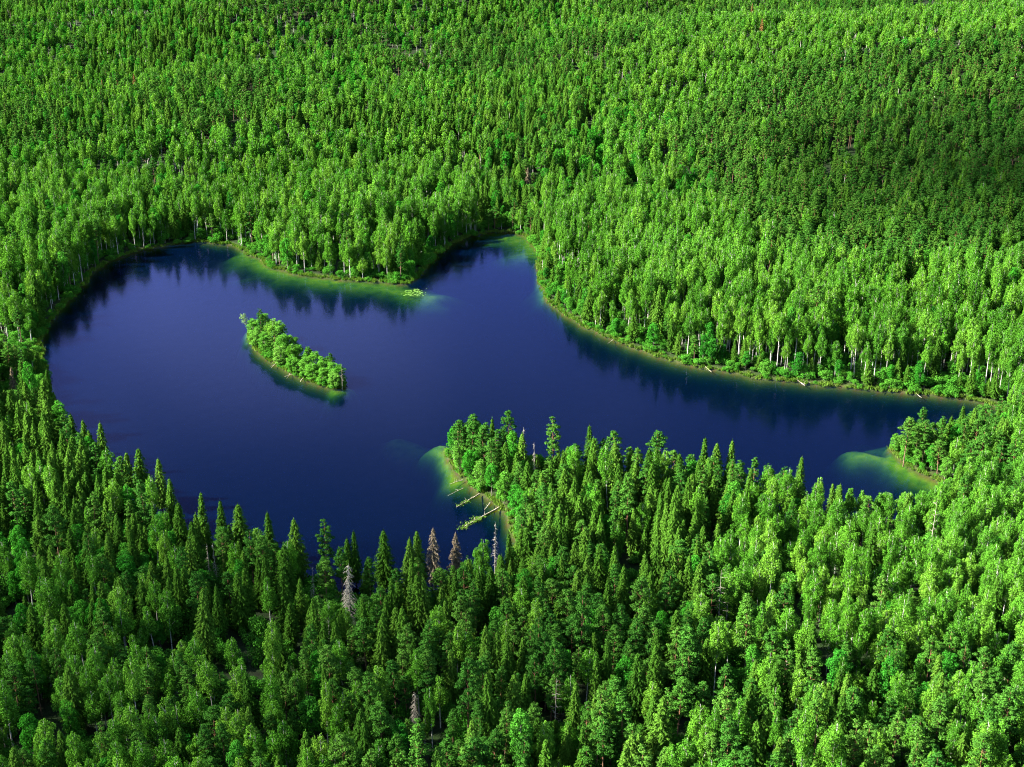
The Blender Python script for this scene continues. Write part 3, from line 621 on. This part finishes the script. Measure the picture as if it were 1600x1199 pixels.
# ------------------------------------------------------------------ individuals
NAMES = dict(birch='birch_tree', spruce='spruce_tree', pine='pine_tree', aspen='alder_tree', shrub='shore_shrub', willow='willow_tree')
def plant(kd, v, x, y, z, h, wd, rz, tilt, label, cat, group):
    tm, cm, _j, ph_ = PROTO[kd][v % len(PROTO[kd])]
    e = bpy.data.objects.new(NAMES[kd], None); col.objects.link(e); s = h / ph_
    e.location = (x, y, z - .08); e.rotation_euler = (tilt[0], tilt[1], rz); sw = wd * (s if kd == 'shrub' else (s * .8) ** .5); e.scale = (sw, sw, s); e.empty_display_size = .5
    e['label'] = label; e['category'] = cat; e['group'] = group
    obj('stems' if kd == 'shrub' else 'trunk', tm, e); obj('foliage' if kd == 'shrub' else 'crown', cm, e); return e
ONES = 'zero one two three four five six seven eight nine ten eleven twelve thirteen fourteen fifteen sixteen seventeen eighteen nineteen'.split()
TENS = 'x x twenty thirty forty fifty sixty seventy eighty ninety'.split()
def say(k):
    k = int(k)
    return ONES[k] if k < 20 else TENS[k // 10] + ('-' + ONES[k % 10] if k % 10 else '') if k < 100 else 'ninety-nine'
used = set()
LOOK = dict(birch='birch', spruce='spruce', pine='pine', aspen='alder', shrub='shrub', willow='willow')
TONE = dict(birch=('slender', 'broad', 'light green'), spruce=('narrow dark', 'wide dark', 'dark conical'), pine=('slim', 'spreading', 'blue-green'), aspen=('narrow', 'round', 'bright green'), shrub=('small', 'wide', 'bright green'))
def place_label(kd, px, py, h, wd, where):
    tone = TONE[kd][0] if wd < .95 else TONE[kd][1] if wd > 1.08 else TONE[kd][2]
    size = 'tall ' if h > 17.5 else 'low ' if (h < 10 and kd != 'shrub') else ''
    a, b = px / 16, py / 11.99
    for da in (0, 1, -1, 2, -2):
        for db in (0, 1, -1):
            k = (LOOK[kd], int(round(a)) + da, int(round(b)) + db)
            if k in used or not (0 <= k[1] < 100 and 0 <= k[2] < 100): continue
            used.add(k)
            return f'{size}{tone} {LOOK[kd]} {where}, top {say(k[1])} percent across and {say(k[2])} percent down'
    return None if kd == 'shrub' else f'{size}{tone} {LOOK[kd]} {where}'
WHERE = ['in the birch stand', 'in the far pines', 'in the far birches', 'on the north headland', 'by the cove', 'on the left bank', 'on the left bank', 'of the left shore', 'of the left woods', 'by the near shore',
         'in the corner woods', 'in the near pines', 'at the tip', 'on the peninsula', 'of the near birches', 'in the near pines', 'far off', 'far off', 'far off', 'on the promontory']
GROUPS = ['birches of the far right shore', 'pines behind the birch stand', 'pale birches far off', 'trees of the north headland', 'trees by the northern cove', 'trees of the left bank', 'trees of the left bank', 'spruces of the left shore', 'mixed woods left of the lake',
          'trees along the near shore', 'woods in the bottom left corner', 'pines below the near shore', 'trees of the peninsula', 'trees of the peninsula', 'birches below the right bay', 'pines in the bottom right', 'far trees', 'far trees', 'far trees', 'trees of the small promontory']
px_, py_, dep = pix(c[:, 0], c[:, 1], gz + hgt)
bx_, by_, _d = pix(c[:, 0], c[:, 1], gz + hgt * .5)
inframe = (px_ > 6) & (px_ < 1594) & (py_ > 4) & (py_ < 1180)
size_px = hgt * FPX / dep
solo = np.zeros(n, bool)
for k, kd in enumerate(K):
    have = sum(1 for m_ in marks if m_[0] == kd); cand = np.where(inframe & (kind == k))[0]
    solo[cand[np.argsort(-size_px[cand])[:300 - have]]] = True
for kd, x, y, z, h, v, wd, lab in marks:
    isl = h <= 11 and 'island' in lab
    plant(kd, v, x, y, z, h, wd, rng.uniform(0, 6.28), rng.normal(size=2) * .015, lab, NAMES[kd].split('_')[0] + ' tree', 'trees of the island' if isl else 'trees standing out along the shores')
    pp = pix(x, y, z + h); used.add((LOOK[kd], int(round(pp[0] / 16)), int(round(pp[1] / 11.99))))
for i in np.where(solo)[0]:
    kd = K[kind[i]]; zn = zone[i]
    plant(kd, proto_i[i], c[i, 0], c[i, 1], gz[i], hgt[i], wid[i], rng.uniform(0, 6.28), rng.normal(size=2) * .022,
          place_label(kd, px_[i], py_[i], hgt[i], wid[i], WHERE[zn] if zn >= 0 else 'in the woods'), NAMES[kd].split('_')[0] + ' tree', GROUPS[zn] if zn >= 0 else 'trees of the woods')
print('individuals', solo.sum(), time.time() - T0)

# ------------------------------------------------------------------ the woods past those: one mass for each kind
def mass(name, label, kinds_meshes, p, rot, scl, idx):
    me = bpy.data.meshes.new(name); me.vertices.add(len(p)); me.vertices.foreach_set('co', np.asarray(p, np.float32).ravel())
    for nm, tp, ar in (('rot', 'FLOAT_VECTOR', rot), ('scl', 'FLOAT_VECTOR', scl)):
        a = me.attributes.new(nm, tp, 'POINT'); a.data.foreach_set('vector', np.asarray(ar, np.float32).ravel())
    a = me.attributes.new('idx', 'INT', 'POINT'); a.data.foreach_set('value', np.asarray(idx, np.int32))
    me.update(); o = obj(name, me); o['kind'] = 'stuff'; o['label'] = label
    pc = bpy.data.collections.new(name + '_kinds')
    for j, km in enumerate(kinds_meshes):
        po = bpy.data.objects.new(f'{name}_kind_{j:02d}', km); pc.objects.link(po)
    ng = bpy.data.node_groups.new(name, 'GeometryNodeTree')
    ng.interface.new_socket('Geometry', in_out='INPUT', socket_type='NodeSocketGeometry'); ng.interface.new_socket('Geometry', in_out='OUTPUT', socket_type='NodeSocketGeometry')
    gi = ng.nodes.new('NodeGroupInput'); go = ng.nodes.new('NodeGroupOutput'); ci = ng.nodes.new('GeometryNodeCollectionInfo'); ip = ng.nodes.new('GeometryNodeInstanceOnPoints')
    ci.inputs['Collection'].default_value = pc; ci.inputs['Separate Children'].default_value = True; ci.inputs['Reset Children'].default_value = True
    def att(nm, dt):
        a = ng.nodes.new('GeometryNodeInputNamedAttribute'); a.data_type = dt; a.inputs['Name'].default_value = nm; return a.outputs['Attribute']
    ip.inputs['Pick Instance'].default_value = True
    e2r = ng.nodes.new('FunctionNodeEulerToRotation'); ng.links.new(att('rot', 'FLOAT_VECTOR'), e2r.inputs[0])
    for a, b in ((gi.outputs[0], ip.inputs['Points']), (ci.outputs[0], ip.inputs['Instance']), (att('idx', 'INT'), ip.inputs['Instance Index']), (e2r.outputs[0], ip.inputs['Rotation']), (att('scl', 'FLOAT_VECTOR'), ip.inputs['Scale']), (ip.outputs[0], go.inputs[0])):
        ng.links.new(a, b)
    md = o.modifiers.new('scatter', 'NODES'); md.node_group = ng
    return o
def rots(n_, t=.022): return np.c_[rng.normal(size=(n_, 2)) * t, rng.uniform(0, 6.28, n_)]
FARNAME = dict(birch=('birch_woodland', 'light green birch woods reaching to the far edge'), spruce=('spruce_woodland', 'dark spruces scattered through the far woods'), pine=('pine_woodland', 'dark pine woods beyond the lake'), aspen=('alder_woodland', 'bright broadleaf trees mixed into the far woods'))
for k, kd in enumerate(K):
    s = np.where((kind == k) & ~solo)[0]
    sc_ = hgt[s] / ph[s]
    mass(*FARNAME[kd], [p_[2] for p_ in PROTO[kd]] + FAR[kd], np.c_[c[s], gz[s] - .08], rots(len(s)), np.c_[(.8 * sc_) ** .5 * wid[s], (.8 * sc_) ** .5 * wid[s], sc_], proto_i[s] + len(FAR[kd]) * (c[s, 1] > 620))
# undergrowth below the trees
u = scatter(3.6, -330, 330, 150, 620); a_, b_, _d = pix(u[:, 0], u[:, 1], 2.); u = u[(a_ > -120) & (a_ < 1720) & (b_ < 1400)]
su = shore_dist(u); q = (su > 3) & ~inside(u, ISLE) & (rng.random(len(u)) < np.where(su < 12, .9, .5)); u, su = u[q], su[q]
zu = ground_z(u[:, 0], u[:, 1], su); s_ = rng.uniform(.5, 1.35, len(u))
mass('undergrowth', 'leafy undergrowth between the trunks', [p_[2] for p_ in PROTO['shrub']], np.c_[u, zu], rots(len(u)), np.c_[s_, s_, s_ * rng.uniform(.8, 1.3, len(u))], rng.integers(0, 3, len(u)))
# shrubs along the water's edge
sh = np.vstack([along(LAKE, .9) + rng.normal(size=(len(along(LAKE, .9)), 2)) * 1.9, along(ISLE, .32) + rng.normal(size=(len(along(ISLE, .32)), 2)) * 1.3])
ss = shore_dist(sh); q = (ss > .35) & (ss < 5); sh, ss = sh[q], ss[q]
zs = ground_z(sh[:, 0], sh[:, 1], ss); isl = inside(sh, ISLE)
hs_ = np.where(isl, rng.uniform(1.2, 3.0, len(sh)), rng.gamma(3., .62, len(sh)).clip(.6, 4.2)) * np.where(ss < 1.2, .65, 1)
pv_ = rng.integers(0, 3, len(sh)); a_, b_, d_ = pix(sh[:, 0], sh[:, 1], zs + hs_)
vis = (a_ > 4) & (a_ < 1596) & (b_ > 350) & ~((b_ > 690) & (a_ > 800) & (a_ < 1380)) & ~(b_ > 810) & ~((a_ < 110) & (b_ > 560)) & ~((a_ > 1480) & (b_ > 630))
pick = np.where(vis)[0]; pick = pick[np.argsort(-(hs_ / d_)[pick])[:300]]; one = np.zeros(len(sh), bool); one[pick] = True
SHH = [VAR['shrub'][i].get('h', 3.2) for i in range(3)]
def shore_part(px, py):
    if 380 < px < 550 and 470 < py < 615: return 'on the island edge', 'shrubs round the island'
    if px > 838 and py < 640: return 'on the far bank', 'shrubs along the far right bank'
    if px > 1300: return 'by the right bay', 'shrubs round the right bay'
    if py > 640: return 'at the peninsula edge', 'shrubs round the peninsula tip'
    return 'on the north bank', 'shrubs along the north bank'
for i in pick:
    wh, gr = shore_part(a_[i], b_[i])
    w1 = rng.uniform(.85, 1.25); lb = place_label('shrub', a_[i], b_[i], hs_[i], w1, wh)
    if lb is None: one[i] = False; continue
    plant('shrub', pv_[i], sh[i, 0], sh[i, 1], zs[i], hs_[i], w1, rng.uniform(0, 6.28), (0, 0), lb, 'shrub', gr)
r_ = np.where(~one)[0]; s_ = hs_[r_] / np.array(SHH)[pv_[r_]]
mass('shore_thicket', 'low leafy thicket filling the banks between the larger shrubs', [p_[2] for p_ in PROTO['shrub']], np.c_[sh[r_], zs[r_]], rots(len(r_)), np.c_[s_, s_, s_], pv_[r_])
# sedge tufts on the bank
g = np.random.default_rng(5); tufts = []
for j in range(3):
    nb = 46; p0 = g.normal(size=(nb, 3)) * [.28, .28, 0]; h_ = g.uniform(.5, 1.1, nb); d = g.normal(size=(nb, 3)) * .28; d[:, 2] = 1; d = norm(d)
    nn = g.normal(size=(nb, 3)); nn[:, 2] = .3
    v, f = leaves(p0 + d * h_[:, None] * .45, nn, h_ * 1.1, .13, g, d); tufts.append(mesh('sedge_tuft', v, f, [M['sedge']]))
tl = along(LAKE, .30); ti = along(ISLE, .35)
tp = np.vstack([tl + rng.normal(size=(len(tl), 2)) * .8, ti + rng.normal(size=(len(ti), 2)) * .45]); ts = shore_dist(tp); q = (ts > -.2) & (ts < 1.7); tp, ts = tp[q], ts[q]
s_ = rng.uniform(.6, 1.3, len(tp)); tz = np.maximum(ground_z(tp[:, 0], tp[:, 1], ts), -.3)
mass('sedge', 'yellow-green sedge fringing the water', tufts, np.c_[tp, tz], rots(len(tp)), np.c_[s_, s_, s_], rng.integers(0, 3, len(tp)))
print('masses', time.time() - T0)

# ------------------------------------------------------------------ dead trees
sn = {}
def dead_meshes(st_):
    if st_ in sn: return sn[st_]
    if st_ in ('brown', 'rust'):
        (tv, tf), (lv, lf) = spruce(77, h=20, R_=3.5, base=.15, dens=.85, droop=.6, keep=.75); r = (mesh('dead_trunk', tv, tf, [M['dead_wood']], smooth=True), mesh('dead_crown', lv, lf, [M[st_]]), 20., 'crown')
    elif st_ == 'pale':
        (tv, tf), (lv, lf) = aspen(78, h=16, R_=3.0, nc=26, per=60); r = (mesh('dead_trunk', tv, tf, [M['dead_wood']], smooth=True), mesh('dead_crown', lv, lf, [M['pale']]), 16., 'crown')
    else:
        kw = dict(grey=dict(h=18, R_=2.5, nb=190, base=.2, droop=.8), thin=dict(h=18, R_=1.3, nb=90, base=.15, droop=.5), bare=dict(h=18, R_=2.6, nb=16, base=.3, droop=-.1))[st_]
        (tv, tf), (lv, lf) = snag(79 + len(st_), **kw); r = (mesh('dead_trunk', tv, tf, [M['dead_wood']], smooth=True), mesh('dead_twigs', lv, lf, [M['dead_wood']]), 18., 'twigs')
    sn[st_] = r; return r
for st_, x, y, z, h, lab in deads:
    tm, cm, ph_, pn = dead_meshes(st_); e = bpy.data.objects.new('dead_tree', None); col.objects.link(e); s = h / ph_
    e.location = (x, y, z - .1); e.scale = (s, s, s); e.rotation_euler = (rng.normal() * .02, rng.normal() * .02, rng.uniform(0, 6.28)); e['label'] = lab; e['category'] = 'dead tree'; e['group'] = 'dead trees'
    if st_ == 'pale': e.rotation_euler = (0, -.35, 0)
    obj('trunk', tm, e); obj(pn, cm, e)

# ------------------------------------------------------------------ fallen logs, floating moss, lily leaves
def log(name, a, b, r0, label, z0=.35, z1=.06, stubs=6, seed=0, group='logs fallen into the lake'):
    g = np.random.default_rng(seed); A = np.r_[at(*a), z0]; B = np.r_[at(*b), z1]; t = np.linspace(0, 1, 8)[:, None]; ln = A + (B - A) * t; ln[:, :2] += g.normal(size=(8, 2)) * .05
    e = bpy.data.objects.new(name, None); col.objects.link(e); e.location = A; e['label'] = label; e['category'] = 'log'; e['group'] = group
    v, f = tube(ln - A, np.linspace(r0, r0 * .35, 8), 7); obj('stem', mesh('log_stem', v, f, [M['log_wood']], smooth=True), e)
    for i in range(stubs):
        p = ln[2 + i % 5] - A; d = norm(g.normal(size=3) + [0, 0, .5]); l = g.uniform(.5, 1.3); v, f = tube(np.stack([p, p + d * l * .5, p + d * l]), [r0 * .35, r0 * .25, .02], 4)
        obj('branch_stub', mesh('branch_stub', v, f, [M['log_wood']]), e)
    return e, ln
e1, l1 = log('fallen_log', (782, 794), (724, 824), .26, 'long pale fallen log with yellow dead branches reaching into the bay', seed=1)
g = np.random.default_rng(8)
for i in range(14):       # the yellowed branches at its drowned end
    p = l1[4 + i % 4] + g.normal(size=3) * [.35, .35, .05]; p[2] = .12 + .2 * g.random(); nb = 34; cc = p + g.normal(size=(nb, 3)) * [.55, .55, .10]
    v, f = leaves(cc - l1[0], np.tile([0, 0, 1.], (nb, 1)) + g.normal(size=(nb, 3)) * .5, g.uniform(.25, .55, nb), .4, g); mm = mesh('dry_spray', v, f, [M['log_sprays']] if 'log_sprays' in M else [M['sedge']]); obj('dry_spray', mm, e1)
e2, l2 = log('fallen_log', (749, 774), (713, 793), .18, 'thinner mossy log lying higher up the bay than the long one', seed=2)
for i in range(4):
    p = l2[4 + i % 3]; nb = 26; cc = p + g.normal(size=(nb, 3)) * [.4, .4, .06] + [0, 0, .1]; v, f = leaves(cc - l2[0], np.tile([0, 0, 1.], (nb, 1)) + g.normal(size=(nb, 3)) * .4, g.uniform(.2, .4, nb), .6, g); obj('moss_tuft', mesh('moss_tuft', v, f, [M['sedge']]), e2)
log('fallen_log', (722, 752), (703, 757), .12, 'short thin log beside the green shallows of the peninsula', seed=3, stubs=3)
log('fallen_log', (724, 764), (700, 774), .10, 'half-drowned thin log between shallows and mossy log', z0=.2, z1=-.15, seed=4, stubs=2)
log('fallen_log', (766, 788), (757, 797), .16, 'short curved dead bough beside the long log', seed=5, stubs=3)
log('fallen_log', (1242, 594), (1258, 603), .25, 'pale driftwood root lying on the far bank', seed=6, stubs=7)
log('fallen_log', (1255, 596), (1270, 600), .18, 'second pale driftwood piece on the far bank', seed=7, stubs=4)
log('fallen_log', (963, 529), (950, 537), .14, 'thin log off the upper far bank', seed=8, stubs=2)
log('fallen_log', (1100, 573), (1112, 582), .14, 'thin log midway along the far bank', seed=9, stubs=2)
log('fallen_log', (1425, 612), (1440, 622), .14, 'thin log at the channel end of the far bank', seed=10, stubs=3)
log('fallen_log', (432, 569), (424, 575), .20, 'pale log off the island shore, the upper one', seed=11, stubs=3)
log('fallen_log', (462, 584), (445, 589), .12, 'thin log off the middle of the island shore', seed=12, stubs=2)
log('fallen_log', (477, 588), (469, 597), .22, 'pale stump-like log off the lower island shore', seed=13, stubs=3)
log('fallen_log', (457, 580), (448, 592), .10, 'bent grey bough dipping off the island', seed=14, stubs=2)
log('fallen_log', (1428, 724), (1420, 731), .12, 'short log at the brown edge of the small promontory', seed=15, stubs=1)
g = np.random.default_rng(21)
m, N, L, out = mat('lily_leaf'); pb = N('BsdfPrincipled', Roughness=.35); pb.inputs['Base Color'].default_value = (.085, .17, .02, 1); L(pb.outputs[0], out.inputs[0]); M['lily'] = m
a = np.linspace(.25, 2 * np.pi - .25, 9); lv = np.vstack([[[0, 0, 0]], np.stack([np.cos(a), np.sin(a), 0 * a], -1)]); lf = np.array([[0, i, i + 1, -1] for i in range(1, 9)])
V, F = [], []
ctr = at(np.array([640, 648, 655, 648, 636, 660]), np.array([457, 455, 458, 460.5, 459.5, 456]))
for i in range(80):
    p = ctr[g.integers(0, 6)] + g.normal(size=2) * [1.3, 1.6]; s = g.uniform(.22, .42); V.append(lv * s + [p[0], p[1], .02 + .0005 * i]); F.append((V[-1], lf))
lo_ = obj('lily_leaves', mesh('lily_leaves', *join(*F), [M['lily']])); lo_['kind'] = 'stuff'; lo_['label'] = 'floating patch of yellow-green lily leaves off the north headland'
print('done', time.time() - T0, 'objects', len(bpy.data.objects))

# ------------------------------------------------------------------ unseen clouds: two layers shade the far pines, one is added to darken near woods
def cloud(ground_xy, rx, ry, depth, seed, alt=420.):
    m, N, L, out = mat('cloud_vapour'); vs = N('VolumePrincipled', Density=depth / (2 * 38.)); vs.inputs['Color'].default_value = (.95, .95, .95, 1); L(vs.outputs[0], out.inputs['Volume'])
    g = np.random.default_rng(seed); nu, nv = 40, 20; V = [[0, 0, -1]]
    for j in range(1, nv):
        for i in range(nu): a, b = 2 * np.pi * i / nu, np.pi * (j / nv - .5); V.append([math.cos(b) * math.cos(a), math.cos(b) * math.sin(a), math.sin(b)])
    V.append([0, 0, 1]); V = np.array(V, float); bump = np.ones(len(V))
    for _ in range(26):
        d = norm(g.normal(size=3)); bump += g.uniform(.05, .16) * np.exp(-((V - d) ** 2).sum(1) / .12)
    V = V * (bump * .8)[:, None] * [rx, ry, 38.]; t = len(V) - 1; F = []
    for i in range(nu):
        i2 = (i + 1) % nu; F.append([0, 1 + i2, 1 + i, -1]); F.append([t, t - nu + i, t - nu + i2, -1])
        for j in range(nv - 2): o = 1 + j * nu; F.append([o + i, o + i2, o + nu + i2, o + nu + i])
    k = alt / SUN[2]; o = obj('cloud', mesh('cloud', V, F, [m], smooth=True), None, (ground_xy[0] + SUN[0] * k, ground_xy[1] + SUN[1] * k, alt))
    o['kind'] = 'structure'; o['label'] = 'unseen cloud added above to shade the woods'
cloud((290, 585), 185, 150, .75, 1)
cloud((345, 575), 135, 90, 1.1, 3, 520.)
cloud((-45, 222), 105, 62, .85, 2)  # added out of view only to darken the near left and centre woods
